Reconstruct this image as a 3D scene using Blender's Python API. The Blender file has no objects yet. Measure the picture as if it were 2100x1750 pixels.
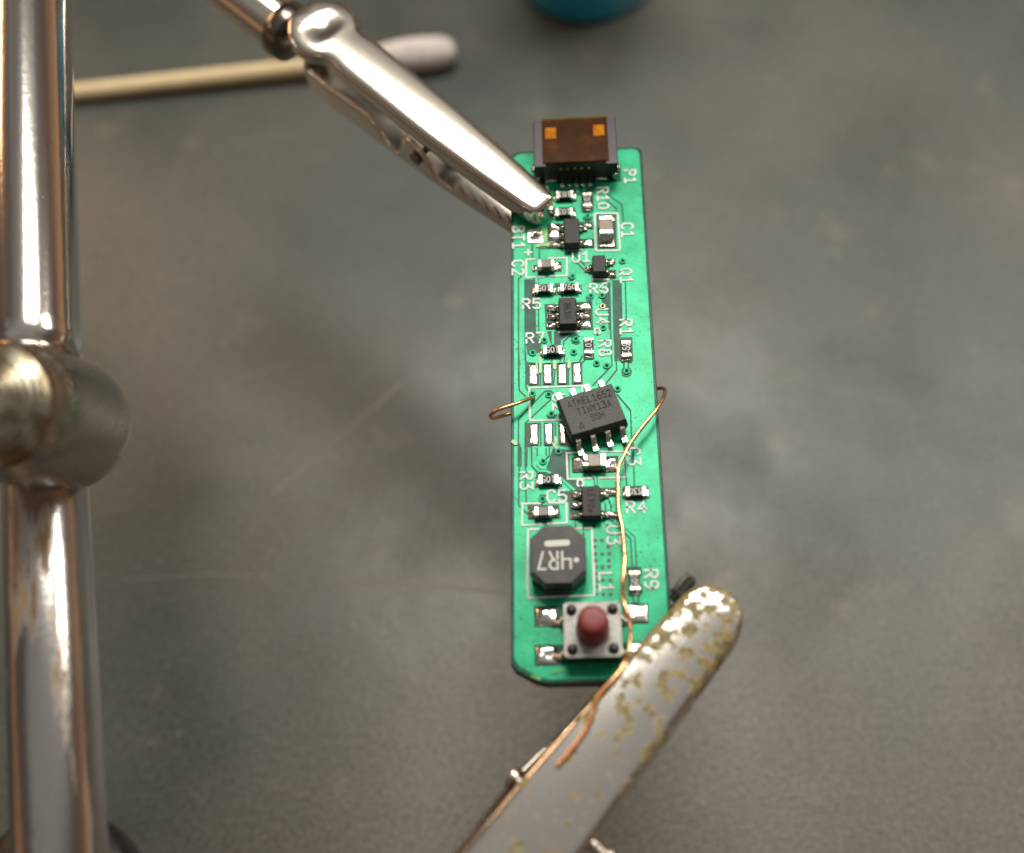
import bpy, bmesh, math, random
from mathutils import Vector, Matrix, Euler
random.seed(7)
S = bpy.context.scene
COL = S.collection
R = math.radians
S.unit_settings.scale_length = 0.001          # one unit is one millimetre
T = 40.0                                      # height of the board's upper face over the bench mat

# ------------------------------------------------------------------ camera
CAM = Vector((-0.14, -54.7, T + 93.45))
ROT = Euler((R(28.53), R(3.66), R(-0.01)), 'XYZ')
cd = bpy.data.cameras.new('camera'); cam = bpy.data.objects.new('camera', cd); COL.objects.link(cam)
cam.location = CAM; cam.rotation_euler = ROT
cd.sensor_width = 36; cd.lens = 44.57; cd.clip_start = 1; cd.clip_end = 5000
cd.dof.use_dof = True; cd.dof.focus_distance = 108.5; cd.dof.aperture_fstop = 0.0164
S.camera = cam

# ------------------------------------------------------------------ world and lamps
w = bpy.data.worlds.new('World'); S.world = w; w.use_nodes = True
nt = w.node_tree; bg = nt.nodes['Background']
tc = nt.nodes.new('ShaderNodeTexCoord'); sp = nt.nodes.new('ShaderNodeSeparateXYZ'); cr = nt.nodes.new('ShaderNodeValToRGB')
nt.links.new(tc.outputs['Generated'], sp.inputs[0]); nt.links.new(sp.outputs['Z'], cr.inputs[0])
e = cr.color_ramp.elements
e[0].position = 0.0; e[0].color = (0.42, 0.24, 0.13, 1); e[1].position = 1.0; e[1].color = (0.30, 0.28, 0.25, 1)
for pos_, col_ in ((.16, (.27, .155, .09, 1)), (.34, (.10, .060, .040, 1)), (.62, (.11, .095, .085, 1)), (.84, (.26, .25, .23, 1))):
    q = e.new(pos_); q.color = col_
wn_ = nt.nodes.new('ShaderNodeTexNoise'); wn_.inputs['Scale'].default_value = 3.0; wn_.inputs['Detail'].default_value = 4
wa = nt.nodes.new('ShaderNodeMath'); wa.operation = 'MULTIPLY_ADD'; wa.inputs[1].default_value = .8; wa.inputs[2].default_value = -.4
wb = nt.nodes.new('ShaderNodeMath'); wb.operation = 'ADD'
nt.links.new(tc.outputs['Generated'], wn_.inputs['Vector']); nt.links.new(wn_.outputs['Fac'], wa.inputs[0])
nt.links.new(wa.outputs[0], wb.inputs[0]); nt.links.new(sp.outputs['Z'], wb.inputs[1]); nt.links.new(wb.outputs[0], cr.inputs[0])
nt.links.new(cr.outputs[0], bg.inputs[0]); bg.inputs[1].default_value = .95

def lamp(name, loc, target, sx, sy, power, color):
    l = bpy.data.lights.new(name, 'AREA'); l.shape = 'RECTANGLE'; l.size = sx; l.size_y = sy; l.energy = power; l.color = color
    o = bpy.data.objects.new(name, l); COL.objects.link(o); o.location = loc
    o.rotation_euler = (Vector(target) - Vector(loc)).to_track_quat('-Z', 'Y').to_euler()
    return o
lamp('bench_lamp', (5, 182, 365), (5, 60, T), 155, 105, 1.05e6, (1.0, 0.94, 0.82))
lamp('bench_lamp', (262, 182, 365), (60, 60, T), 150, 105, 1.05e6, (1.0, 0.93, 0.80))
lamp('added_warm_light', (-340, 290, 175), (-20, 60, T), 150, 90, 0.42e6, (1.0, 0.56, 0.27))  # unseen warm light added for orange metal rims and sheen on the mat
S.view_settings.view_transform = 'Standard'; S.view_settings.look = 'None'
S.view_settings.exposure = 0.0; S.view_settings.gamma = 1.0

# ------------------------------------------------------------------ where a sight line of the lens meets a level plane
MR = ROT.to_matrix()
def ray(px, py): return MR @ Vector(((px - 1050) / 2600, -(py - 875) / 2600, -1))
def at(p, h=0.0):
    d = ray(*p); return CAM + d * ((T + h - CAM.z) / d.z)
def deep(px, py, depth): return CAM + ray(px, py) * depth
def Z1(x, y): return (1015 + x / 6, 221.67 + y / 6)
def Z2(x, y): return (1015 + x / 6, 501.67 + y / 6)
def Z3(x, y): return (991.67 + x * .19444, 723.33 + y * .19444)
def Z4(x, y): return (1026.67 + x / 6, 910 + y / 6)
def Z5(x, y): return (1026.67 + x * .19444, 1143.33 + y * .19444)
def Z6(x, y): return (875 + x * .3667, 1108.3 + y * .3667)

# ------------------------------------------------------------------ materials
def mat(name, color, rough=.5, metal=0.0, coat=0.0, **k):
    m = bpy.data.materials.new(name); m.use_nodes = True
    p = m.node_tree.nodes['Principled BSDF']
    p.inputs['Base Color'].default_value = (*color, 1); p.inputs['Roughness'].default_value = rough
    p.inputs['Metallic'].default_value = metal; p.inputs['Coat Weight'].default_value = coat
    p.inputs['Coat Roughness'].default_value = k.get('coat_rough', .12)
    N = m.node_tree.nodes; L = m.node_tree.links
    co = N.new('ShaderNodeTexCoord'); mp = N.new('ShaderNodeMapping'); L.new(co.outputs['Object'], mp.inputs[0])
    mp.inputs['Scale'].default_value = k.get('stretch', (1, 1, 1))
    if 'color2' in k:
        n = N.new('ShaderNodeTexNoise'); n.inputs['Scale'].default_value = k.get('cscale', 1); n.inputs['Detail'].default_value = k.get('cdetail', 5)
        n.inputs['Roughness'].default_value = .6
        r = N.new('ShaderNodeValToRGB'); lo, hi = k.get('crange', (.4, .6))
        r.color_ramp.elements[0].position = lo; r.color_ramp.elements[1].position = hi
        r.color_ramp.elements[0].color = (*color, 1); r.color_ramp.elements[1].color = (*k['color2'], 1)
        L.new(mp.outputs[0], n.inputs['Vector']); L.new(n.outputs['Fac'], r.inputs[0]); L.new(r.outputs[0], p.inputs['Base Color'])
        m['ramp'] = r.name
    if 'spec' in k: p.inputs['Specular IOR Level'].default_value = k['spec']
    if 'specks' in k:
        n = N.new('ShaderNodeTexNoise'); n.inputs['Scale'].default_value = 3.2; n.inputs['Detail'].default_value = 3
        n2 = N.new('ShaderNodeTexNoise'); n2.inputs['Scale'].default_value = .16; n2.inputs['Detail'].default_value = 2
        L.new(mp.outputs[0], n.inputs['Vector']); L.new(mp.outputs[0], n2.inputs['Vector'])
        a = N.new('ShaderNodeMath'); a.operation = 'MULTIPLY_ADD'; a.inputs[1].default_value = .35; L.new(n2.outputs['Fac'], a.inputs[0]); L.new(n.outputs['Fac'], a.inputs[2])
        r = N.new('ShaderNodeMapRange'); r.inputs['From Min'].default_value = .80; r.inputs['From Max'].default_value = .86; r.inputs['To Max'].default_value = .75
        L.new(a.outputs[0], r.inputs[0])
        x = N.new('ShaderNodeMix'); x.data_type = 'RGBA'; x.inputs[7].default_value = (.004, .08, .05, 1)
        src = p.inputs['Base Color'].links[0].from_socket
        L.new(r.outputs[0], x.inputs[0]); L.new(src, x.inputs[6]); L.new(x.outputs[2], p.inputs['Base Color'])
    if 'rough2' in k:
        n = N.new('ShaderNodeTexNoise'); n.inputs['Scale'].default_value = k.get('rscale', 2); n.inputs['Detail'].default_value = 6
        r = N.new('ShaderNodeMapRange'); r.inputs['From Min'].default_value = .35; r.inputs['From Max'].default_value = .65
        r.inputs['To Min'].default_value = rough; r.inputs['To Max'].default_value = k['rough2']
        L.new(mp.outputs[0], n.inputs['Vector']); L.new(n.outputs['Fac'], r.inputs[0]); L.new(r.outputs[0], p.inputs['Roughness'])
    if 'bump' in k:
        n = N.new('ShaderNodeTexNoise'); n.inputs['Scale'].default_value = k.get('bscale', 5); n.inputs['Detail'].default_value = k.get('bdetail', 4)
        b = N.new('ShaderNodeBump'); b.inputs['Strength'].default_value = k['bump']; b.inputs['Distance'].default_value = k.get('bdist', .1)
        L.new(mp.outputs[0], n.inputs['Vector']); L.new(n.outputs['Fac'], b.inputs['Height']); L.new(b.outputs[0], p.inputs['Normal'])
    return m
M = {}
M['mask'] = mat('green_solder_mask_over_copper', (.008, .29, .14), .34, .18, spec=.26, color2=(.016, .39, .205), cscale=.35, cdetail=8, coat=0, specks=True, bump=.16, bscale=3.5, bdist=.05, bdetail=8)
M['bare'] = mat('green_solder_mask_over_fibreglass', (.006, .062, .048), .30, spec=.14, color2=(.010, .11, .075), cscale=.9, coat=0, coat_rough=.25, bump=.1, bscale=6, bdist=.05)
M['edge'] = mat('fibreglass_edge', (.04, .055, .03), .6, color2=(.11, .10, .05), cscale=2)
M['silk'] = mat('white_print', (.74, .80, .79), .5, color2=(.62, .70, .70), cscale=2.5)
M['solder'] = mat('solder', (.72, .69, .66), .10, 1.0, rough2=.26, rscale=2, bump=.35, bscale=2.2, bdist=.16, bdetail=3)
M['tinned'] = mat('tinned_lead', (.66, .62, .57), .16, 1.0, rough2=.32, rscale=3, bump=.12, bscale=4, bdist=.05)
M['darkener'] = mat('shell_darkener_brown', (.045, .024, .016), .6, color2=(.12, .055, .035), cscale=.45, crange=(.5, .68), spec=.04)  # dim look of the shell below the film, put into a colour
M['gold'] = mat('gold_contact', (.62, .50, .28), .35, 1.0)
M['epoxy'] = mat('black_moulded_epoxy', (.020, .021, .023), .48, spec=.3, color2=(.036, .038, .042), cscale=9, cdetail=6, bump=.35, bscale=12, bdist=.03)
M['epoxy2'] = mat('speckled_black_epoxy', (.018, .019, .021), .42, spec=.35, color2=(.058, .060, .066), cscale=7, cdetail=8, crange=(.45, .7), bump=.5, bscale=11, bdist=.03)
M['resist'] = mat('black_resistor_glaze', (.008, .008, .009), .5, spec=.2, color2=(.02, .02, .022), cscale=5)
M['ceram'] = mat('brown_ceramic', (.17, .12, .085), .35, color2=(.25, .19, .14), cscale=2.5)
M['ceramd'] = mat('dark_ceramic', (.085, .065, .055), .35, color2=(.14, .11, .09), cscale=2.5)
M['etch'] = mat('laser_etched_mark', (.012, .010, .009), .7)
M['mark'] = mat('pale_printed_mark', (.62, .63, .60), .55)
M['ferrite'] = mat('dark_grey_ferrite', (.032, .035, .040), .40, spec=.28, color2=(.075, .066, .055), cscale=.7, crange=(.45, .75), bump=.1, bscale=8, bdist=.03)
M['ferrb'] = mat('black_ferrite_base', (.006, .006, .007), .35)
M['brush'] = mat('brushed_steel', (.20, .20, .195), .38, 1.0, color2=(.42, .42, .40), cscale=2.2, crange=(.35, .65), stretch=(.5, 8, 1), rough2=.5, rscale=3, bump=.6, bscale=2.6, bdist=.06)
M['red'] = mat('dull_red_plastic', (.19, .024, .025), .45, color2=(.23, .032, .032), cscale=3, bump=.05, bscale=14, bdist=.02)
M['black'] = mat('black_plastic', (.012, .010, .012), .38, bump=.1, bscale=8, bdist=.03)
M['shell'] = mat('dark_tinned_shell', (.052, .047, .056), .28, 1.0, rough2=.40, rscale=5, bump=.2, bscale=10, bdist=.02)
M['copper'] = mat('copper_wire', (.90, .50, .25), .2, 1.0, rough2=.34, rscale=2, bump=.1, bscale=3, bdist=.04)
M['nickel'] = mat('polished_nickel', (.80, .74, .66), .17, 1.0)
M['nickeld'] = mat('tarnished_nickel', (.52, .46, .40), .18, 1.0, rough2=.30, rscale=1.5, bump=.03, bscale=1.5, bdist=.05)
M['iron'] = mat('black_enamelled_iron', (.016, .014, .014), .4, bump=.2, bscale=.6, bdist=.3)
M['ring'] = mat('dark_crimp_ring', (.22, .19, .17), .22, 1.0)
M['wood'] = mat('pale_wooden_stick', (.74, .60, .36), .6, color2=(.80, .66, .42), cscale=.5)
M['cotton'] = mat('grey_used_cotton', (.86, .79, .77), .95, color2=(.74, .66, .66), cscale=.5, bump=.6, bscale=1, bdist=.5)
M['blue'] = mat('blue_plastic', (.02, .42, .72), .28, coat=.4, color2=(.03, .48, .80), cscale=.1)
M['flux'] = mat('yellow_flux_residue', (.30, .22, .08), .3, coat=.5)
M['spring'] = mat('spring_steel', (.45, .44, .42), .3, 1.0)

M['turned'] = mat('lathe_turned_steel', (.58, .54, .46), .30, 1.0)
def turned():
    m = M['turned']; N, L = m.node_tree.nodes, m.node_tree.links; p = N['Principled BSDF']
    co = N.new('ShaderNodeTexCoord'); mp = N.new('ShaderNodeMapping'); mp.inputs['Scale'].default_value = (1, 1, 0); L.new(co.outputs['Object'], mp.inputs[0])
    ln = N.new('ShaderNodeVectorMath'); ln.operation = 'LENGTH'; L.new(mp.outputs[0], ln.inputs[0])
    n = N.new('ShaderNodeTexNoise'); n.noise_dimensions = '1D'; n.inputs['Scale'].default_value = 4; n.inputs['Detail'].default_value = 5; L.new(ln.outputs['Value'], n.inputs['W'])
    b = N.new('ShaderNodeBump'); b.inputs['Strength'].default_value = .5; b.inputs['Distance'].default_value = .12; L.new(n.outputs['Fac'], b.inputs['Height']); L.new(b.outputs[0], p.inputs['Normal'])
    n2 = N.new('ShaderNodeTexNoise'); n2.inputs['Scale'].default_value = .5; L.new(co.outputs['Object'], n2.inputs['Vector'])
    r = N.new('ShaderNodeValToRGB'); r.color_ramp.elements[0].color = (.22, .18, .12, 1); r.color_ramp.elements[1].color = (.46, .43, .35, 1); r.color_ramp.elements[0].position = .38; r.color_ramp.elements[1].position = .6
    L.new(n2.outputs['Fac'], r.inputs[0]); L.new(r.outputs[0], p.inputs['Base Color'])
turned()
def nodes(m): return m.node_tree.nodes, m.node_tree.links, m.node_tree.nodes['Principled BSDF']
# the amber polyimide film is see-through
def amber():
    m = bpy.data.materials.new('amber_film'); m.use_nodes = True; N, L = m.node_tree.nodes, m.node_tree.links
    out = N['Material Output']; N.remove(N['Principled BSDF'])
    t = N.new('ShaderNodeBsdfTransparent'); n = N.new('ShaderNodeTexNoise'); n.inputs['Scale'].default_value = .9; n.inputs['Detail'].default_value = 5
    co = N.new('ShaderNodeTexCoord'); L.new(co.outputs['Object'], n.inputs['Vector'])
    r = N.new('ShaderNodeValToRGB'); r.color_ramp.elements[0].color = (.84, .60, .02, 1); r.color_ramp.elements[1].color = (.92, .72, .03, 1)
    r.color_ramp.elements[0].position = .4; r.color_ramp.elements[1].position = .65
    L.new(n.outputs['Fac'], r.inputs[0]); L.new(r.outputs[0], t.inputs[0])
    g = N.new('ShaderNodeBsdfGlossy'); g.inputs['Roughness'].default_value = .2; g.inputs['Color'].default_value = (1, .95, .9, 1)
    f = N.new('ShaderNodeValue'); f.outputs[0].default_value = .016
    mx = N.new('ShaderNodeMixShader'); L.new(f.outputs[0], mx.inputs[0]); L.new(t.outputs[0], mx.inputs[1]); L.new(g.outputs[0], mx.inputs[2])
    L.new(mx.outputs[0], out.inputs[0]); return m
M['amber'] = amber()

# steel with stains of dried yellow flux (blotches with a shape of their own)
def stained(name, base, rough, stain, scale, lo, hi, grad=None, stretch=(1, 1, 1), brushed=False, seed=0.0, grit=.12):
    m = bpy.data.materials.new(name); m.use_nodes = True; N, L, p = nodes(m)
    co = N.new('ShaderNodeTexCoord'); mp = N.new('ShaderNodeMapping'); L.new(co.outputs['Object'], mp.inputs[0])
    mp.inputs['Scale'].default_value = stretch; mp.inputs['Location'].default_value = (seed, seed, 0)
    n = N.new('ShaderNodeTexNoise'); n.inputs['Scale'].default_value = scale; n.inputs['Detail'].default_value = 7; n.inputs['Roughness'].default_value = .62
    L.new(mp.outputs[0], n.inputs['Vector']); fac = n.outputs['Fac']
    if grad:
        s = N.new('ShaderNodeSeparateXYZ'); L.new(co.outputs['Object'], s.inputs[0])
        g = N.new('ShaderNodeMapRange'); g.inputs['From Min'].default_value, g.inputs['From Max'].default_value = grad[1], grad[2]
        g.inputs['To Min'].default_value, g.inputs['To Max'].default_value = grad[3], grad[4]
        L.new(s.outputs[grad[0]], g.inputs[0])
        a = N.new('ShaderNodeMath'); a.operation = 'ADD'; L.new(fac, a.inputs[0]); L.new(g.outputs[0], a.inputs[1]); fac = a.outputs[0]
    r = N.new('ShaderNodeMapRange'); r.inputs['From Min'].default_value = lo; r.inputs['From Max'].default_value = hi
    L.new(fac, r.inputs[0])
    n2 = N.new('ShaderNodeTexNoise'); n2.inputs['Scale'].default_value = scale * 2.3; n2.inputs['Detail'].default_value = 5; L.new(mp.outputs[0], n2.inputs['Vector'])
    sc = N.new('ShaderNodeValToRGB'); sc.color_ramp.elements[0].color = (stain[0] * .45, stain[1] * .42, stain[2] * .4, 1); sc.color_ramp.elements[1].color = (*stain, 1)
    sc.color_ramp.elements[0].position = .36; sc.color_ramp.elements[1].position = .58; L.new(n2.outputs['Fac'], sc.inputs[0])
    mc = N.new('ShaderNodeMix'); mc.data_type = 'RGBA'; mc.inputs[6].default_value = (*base, 1)
    fast = N.new('ShaderNodeMath'); fast.operation = 'MULTIPLY'; fast.use_clamp = True; fast.inputs[1].default_value = 2.5; L.new(r.outputs[0], fast.inputs[0])
    L.new(fast.outputs[0], mc.inputs[0]); L.new(sc.outputs[0], mc.inputs[7]); L.new(mc.outputs[2], p.inputs['Base Color'])
    me = N.new('ShaderNodeMapRange'); me.inputs['To Min'].default_value = 1; me.inputs['To Max'].default_value = .0; L.new(fast.outputs[0], me.inputs[0]); L.new(me.outputs[0], p.inputs['Metallic'])
    ro = N.new('ShaderNodeMapRange'); ro.inputs['To Min'].default_value = rough; ro.inputs['To Max'].default_value = .5; L.new(r.outputs[0], ro.inputs[0])
    L.new(ro.outputs[0], p.inputs['Roughness'])
    nb = N.new('ShaderNodeTexNoise'); nb.inputs['Scale'].default_value = 1.6; nb.inputs['Detail'].default_value = 6
    m2 = N.new('ShaderNodeMapping'); L.new(co.outputs['Object'], m2.inputs[0]); m2.inputs['Scale'].default_value = (.25, 8, 1) if brushed else (1, 1, 1); L.new(m2.outputs[0], nb.inputs['Vector'])
    b1 = N.new('ShaderNodeBump'); b1.inputs['Strength'].default_value = grit; b1.inputs['Distance'].default_value = .06; L.new(nb.outputs['Fac'], b1.inputs['Height'])
    b2 = N.new('ShaderNodeBump'); b2.inputs['Strength'].default_value = .08; b2.inputs['Distance'].default_value = .02
    L.new(r.outputs[0], b2.inputs['Height']); L.new(b1.outputs[0], b2.inputs['Normal']); L.new(b2.outputs[0], p.inputs['Normal'])
    return m
M['stain'] = stained('flux_stained_steel', (.74, .71, .68), .19, (.30, .24, .10), .95, .515, .60, grad=(0, 1, 21, .055, -.07), brushed=True, seed=3.1)
M['rodlow'] = stained('flux_stained_rod', (.58, .56, .55), .20, (.30, .20, .10), .34, .55, .72, stretch=(1, 1, .16), seed=5.0, grit=.32)
M['rodup'] = stained('spotted_polished_rod', (.74, .70, .67), .15, (.62, .58, .44), .75, .70, .73, stretch=(1, 1, .8), seed=1.7, grit=.2)

# bench mat
def matmat():
    m = bpy.data.materials.new('worn_grey_green_mat'); m.use_nodes = True; N, L, p = nodes(m)
    co = N.new('ShaderNodeTexCoord')
    n = N.new('ShaderNodeTexNoise'); n.inputs['Scale'].default_value = .016; n.inputs['Detail'].default_value = 7; n.inputs['Roughness'].default_value = .6; L.new(co.outputs['Object'], n.inputs['Vector'])
    r = N.new('ShaderNodeValToRGB'); e = r.color_ramp.elements
    e[0].position = .36; e[0].color = (.044, .059, .055, 1); e[1].position = .66; e[1].color = (.124, .115, .098, 1)
    n6 = N.new('ShaderNodeTexNoise'); n6.inputs['Scale'].default_value = .0075; n6.inputs['Detail'].default_value = 2; L.new(co.outputs['Object'], n6.inputs['Vector'])
    a6 = N.new('ShaderNodeMath'); a6.operation = 'MULTIPLY_ADD'; a6.inputs[1].default_value = .8; L.new(n6.outputs['Fac'], a6.inputs[0])
    b6 = N.new('ShaderNodeMath'); b6.operation = 'MULTIPLY_ADD'; b6.inputs[1].default_value = .7; b6.inputs[2].default_value = -.25; L.new(n.outputs['Fac'], b6.inputs[0]); L.new(b6.outputs[0], a6.inputs[2])
    L.new(a6.outputs[0], r.inputs[0])
    n2 = N.new('ShaderNodeTexNoise'); n2.inputs['Scale'].default_value = .10; n2.inputs['Detail'].default_value = 4; L.new(co.outputs['Object'], n2.inputs['Vector'])
    r2 = N.new('ShaderNodeValToRGB'); r2.color_ramp.elements[0].position = .62; r2.color_ramp.elements[1].position = .80
    r2.color_ramp.elements[0].color = (0, 0, 0, 1); r2.color_ramp.elements[1].color = (.6, .6, .6, 1)
    mx = N.new('ShaderNodeMix'); mx.data_type = 'RGBA'; L.new(r2.outputs[0], mx.inputs[0]); L.new(n2.outputs['Fac'], r2.inputs[0])
    L.new(r.outputs[0], mx.inputs[6]); mx.inputs[7].default_value = (.20, .17, .13, 1); 
    n4 = N.new('ShaderNodeTexNoise'); n4.inputs['Scale'].default_value = 1.5; n4.inputs['Detail'].default_value = 5; L.new(co.outputs['Object'], n4.inputs['Vector'])
    mr = N.new('ShaderNodeMapRange'); mr.inputs['From Min'].default_value = .3; mr.inputs['From Max'].default_value = .7; mr.inputs['To Min'].default_value = .72; mr.inputs['To Max'].default_value = 1.28
    L.new(n4.outputs['Fac'], mr.inputs[0])
    vm = N.new('ShaderNodeVectorMath'); vm.operation = 'SCALE'; L.new(mx.outputs[2], vm.inputs[0]); L.new(mr.outputs[0], vm.inputs['Scale'])
    L.new(vm.outputs[0], p.inputs['Base Color'])
    p.inputs['Specular IOR Level'].default_value = .55
    n5 = N.new('ShaderNodeTexNoise'); n5.inputs['Scale'].default_value = .06; n5.inputs['Detail'].default_value = 6; L.new(co.outputs['Object'], n5.inputs['Vector'])
    m5 = N.new('ShaderNodeMapRange'); m5.inputs['From Min'].default_value = .35; m5.inputs['From Max'].default_value = .65; m5.inputs['To Min'].default_value = .34; m5.inputs['To Max'].default_value = .52
    L.new(n5.outputs['Fac'], m5.inputs[0]); L.new(m5.outputs[0], p.inputs['Roughness'])
    n3 = N.new('ShaderNodeTexVoronoi'); n3.inputs['Scale'].default_value = 2.2; L.new(co.outputs['Object'], n3.inputs['Vector'])
    b = N.new('ShaderNodeBump'); b.inputs['Strength'].default_value = .2; b.inputs['Distance'].default_value = .05
    L.new(n3.outputs['Distance'], b.inputs['Height'])
    b2 = N.new('ShaderNodeBump'); b2.inputs['Strength'].default_value = .25; b2.inputs['Distance'].default_value = .8
    L.new(n.outputs['Fac'], b2.inputs['Height']); L.new(b.outputs[0], b2.inputs['Normal']); L.new(b2.outputs[0], p.inputs['Normal'])
    return m
M['mat'] = matmat()
M['scuff'] = mat('pale_scuff', (.17, .155, .13), .6)

# ------------------------------------------------------------------ building helpers
def link(name, me, m, parent=None, smooth=False, loc=None, rot=0):
    if m is not None and not me.materials: me.materials.append(m)
    o = bpy.data.objects.new(name, me); COL.objects.link(o)
    if smooth:
        for p in me.polygons: p.use_smooth = True
    if parent: o.parent = parent
    if loc is not None: o.location = loc
    if rot: o.rotation_euler = (0, 0, R(rot))
    return o
def mesh(name, vs, fs):
    me = bpy.data.meshes.new(name); me.from_pydata([tuple(v) for v in vs], [], fs); me.update(); return me
def from_bm(name, bm):
    me = bpy.data.meshes.new(name); bmesh.ops.recalc_face_normals(bm, faces=bm.faces); bm.to_mesh(me); bm.free(); return me
def empty(name, loc, label, cat, rot=None):
    o = bpy.data.objects.new(name, None); COL.objects.link(o); o.location = loc
    if rot: o.rotation_euler = rot
    o['label'] = label; o['category'] = cat; return o
def box_bm(x, y, z, bev=.05, z0=0.0, seg=2, taper=0.0, mid=None):
    bm = bmesh.new()
    hx, hy = x / 2, y / 2
    lv = [(z0, hx, hy)] if not mid else [(z0, hx - taper * .6, hy - taper * .6), (z0 + mid, hx, hy)]
    lv.append((z0 + z, hx - taper, hy - taper))
    rows = [[bm.verts.new((sx * a, sy * b, h)) for sx, sy in ((-1, -1), (1, -1), (1, 1), (-1, 1))] for h, a, b in lv]
    bm.faces.new(rows[0][::-1]); bm.faces.new(rows[-1])
    for r0, r1 in zip(rows, rows[1:]):
        for i in range(4): bm.faces.new((r0[i], r0[(i + 1) % 4], r1[(i + 1) % 4], r1[i]))
    if bev: bmesh.ops.bevel(bm, geom=bm.edges[:], offset=bev, segments=seg, profile=.6, affect='EDGES', clamp_overlap=True)
    return bm
_cache = {}
def box(name, x, y, z, m, parent, loc, bev=.05, z0=0.0, rot=0, taper=0.0, mid=None):
    k = (name, round(x, 3), round(y, 3), round(z, 3), bev, z0, taper, mid, m.name)
    if k not in _cache: _cache[k] = from_bm(name, box_bm(x, y, z, bev, z0, 2, taper, mid)); _cache[k].materials.append(m)
    return link(name, _cache[k], None, parent, False, loc, rot)
def prism(name, pts, z0, z1, m, parent, bev=0, loc=None):
    bm = bmesh.new()
    a = [bm.verts.new((x, y, z0)) for x, y in pts]; b = [bm.verts.new((x, y, z1)) for x, y in pts]
    bm.faces.new(a[::-1]); bm.faces.new(b); n = len(pts)
    for i in range(n): bm.faces.new((a[i], a[(i + 1) % n], b[(i + 1) % n], b[i]))
    if bev:
        bmesh.ops.recalc_face_normals(bm, faces=bm.faces)
        bmesh.ops.bevel(bm, geom=[e for e in bm.edges if abs(e.verts[0].co.z - e.verts[1].co.z) < 1e-6 and e.verts[0].co.z > (z0 + z1) / 2], offset=bev, segments=3, profile=.6, affect='EDGES')
    return link(name, from_bm(name, bm), m, parent, False, loc)
def lathe_mesh(name, prof, n=48, axis='z'):
    vs, fs = [], []
    for r, z in prof:
        for i in range(n):
            a = 2 * math.pi * i / n; vs.append((r * math.cos(a), r * math.sin(a), z))
    for j in range(len(prof) - 1):
        for i in range(n): fs.append((j * n + i, j * n + (i + 1) % n, (j + 1) * n + (i + 1) % n, (j + 1) * n + i))
    fs.append(tuple(range(n))[::-1]); fs.append(tuple((len(prof) - 1) * n + i for i in range(n)))
    bm = bmesh.new(); me = mesh(name, vs, fs); bm.from_mesh(me); bmesh.ops.remove_doubles(bm, verts=bm.verts, dist=1e-5)
    bmesh.ops.recalc_face_normals(bm, faces=bm.faces); bm.to_mesh(me); bm.free(); return me
def auto(o, ang=35):
    me = o.data
    bm = bmesh.new(); bm.from_mesh(me)
    for e in bm.edges:
        if len(e.link_faces) == 2 and e.calc_face_angle(0) > R(ang): e.smooth = False
    for f in bm.faces: f.smooth = True
    bm.to_mesh(me); bm.free()
def smooth_path(pts, sub=6):
    pts = [Vector(p) for p in pts]; out = []
    for i in range(len(pts) - 1):
        p0 = pts[max(i - 1, 0)]; p1 = pts[i]; p2 = pts[i + 1]; p3 = pts[min(i + 2, len(pts) - 1)]
        for k in range(sub):
            t = k / sub
            out.append(.5 * ((2 * p1) + (p2 - p0) * t + (2 * p0 - 5 * p1 + 4 * p2 - p3) * t * t + (3 * p1 - p0 - 3 * p2 + p3) * t ** 3))
    out.append(pts[-1]); return out
def tube_mesh(name, path, r, n=12, rs=None):
    vs, fs = [], []; m = len(path); up = Vector((.3, .2, 1)).normalized()
    for i, p in enumerate(path):
        t = (path[min(i + 1, m - 1)] - path[max(i - 1, 0)]).normalized()
        s = t.cross(up)
        s = s.normalized() if s.length > 1e-4 else t.orthogonal().normalized()
        u = s.cross(t).normalized(); up = u; rr = rs[i] if rs else r
        for k in range(n):
            a = 2 * math.pi * k / n; vs.append(p + s * math.cos(a) * rr + u * math.sin(a) * rr)
    for j in range(m - 1):
        for k in range(n): fs.append((j * n + k, j * n + (k + 1) % n, (j + 1) * n + (k + 1) % n, (j + 1) * n + k))
    fs.append(tuple(range(n))[::-1]); fs.append(tuple((m - 1) * n + k for k in range(n)))
    return mesh(name, vs, fs)
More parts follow.
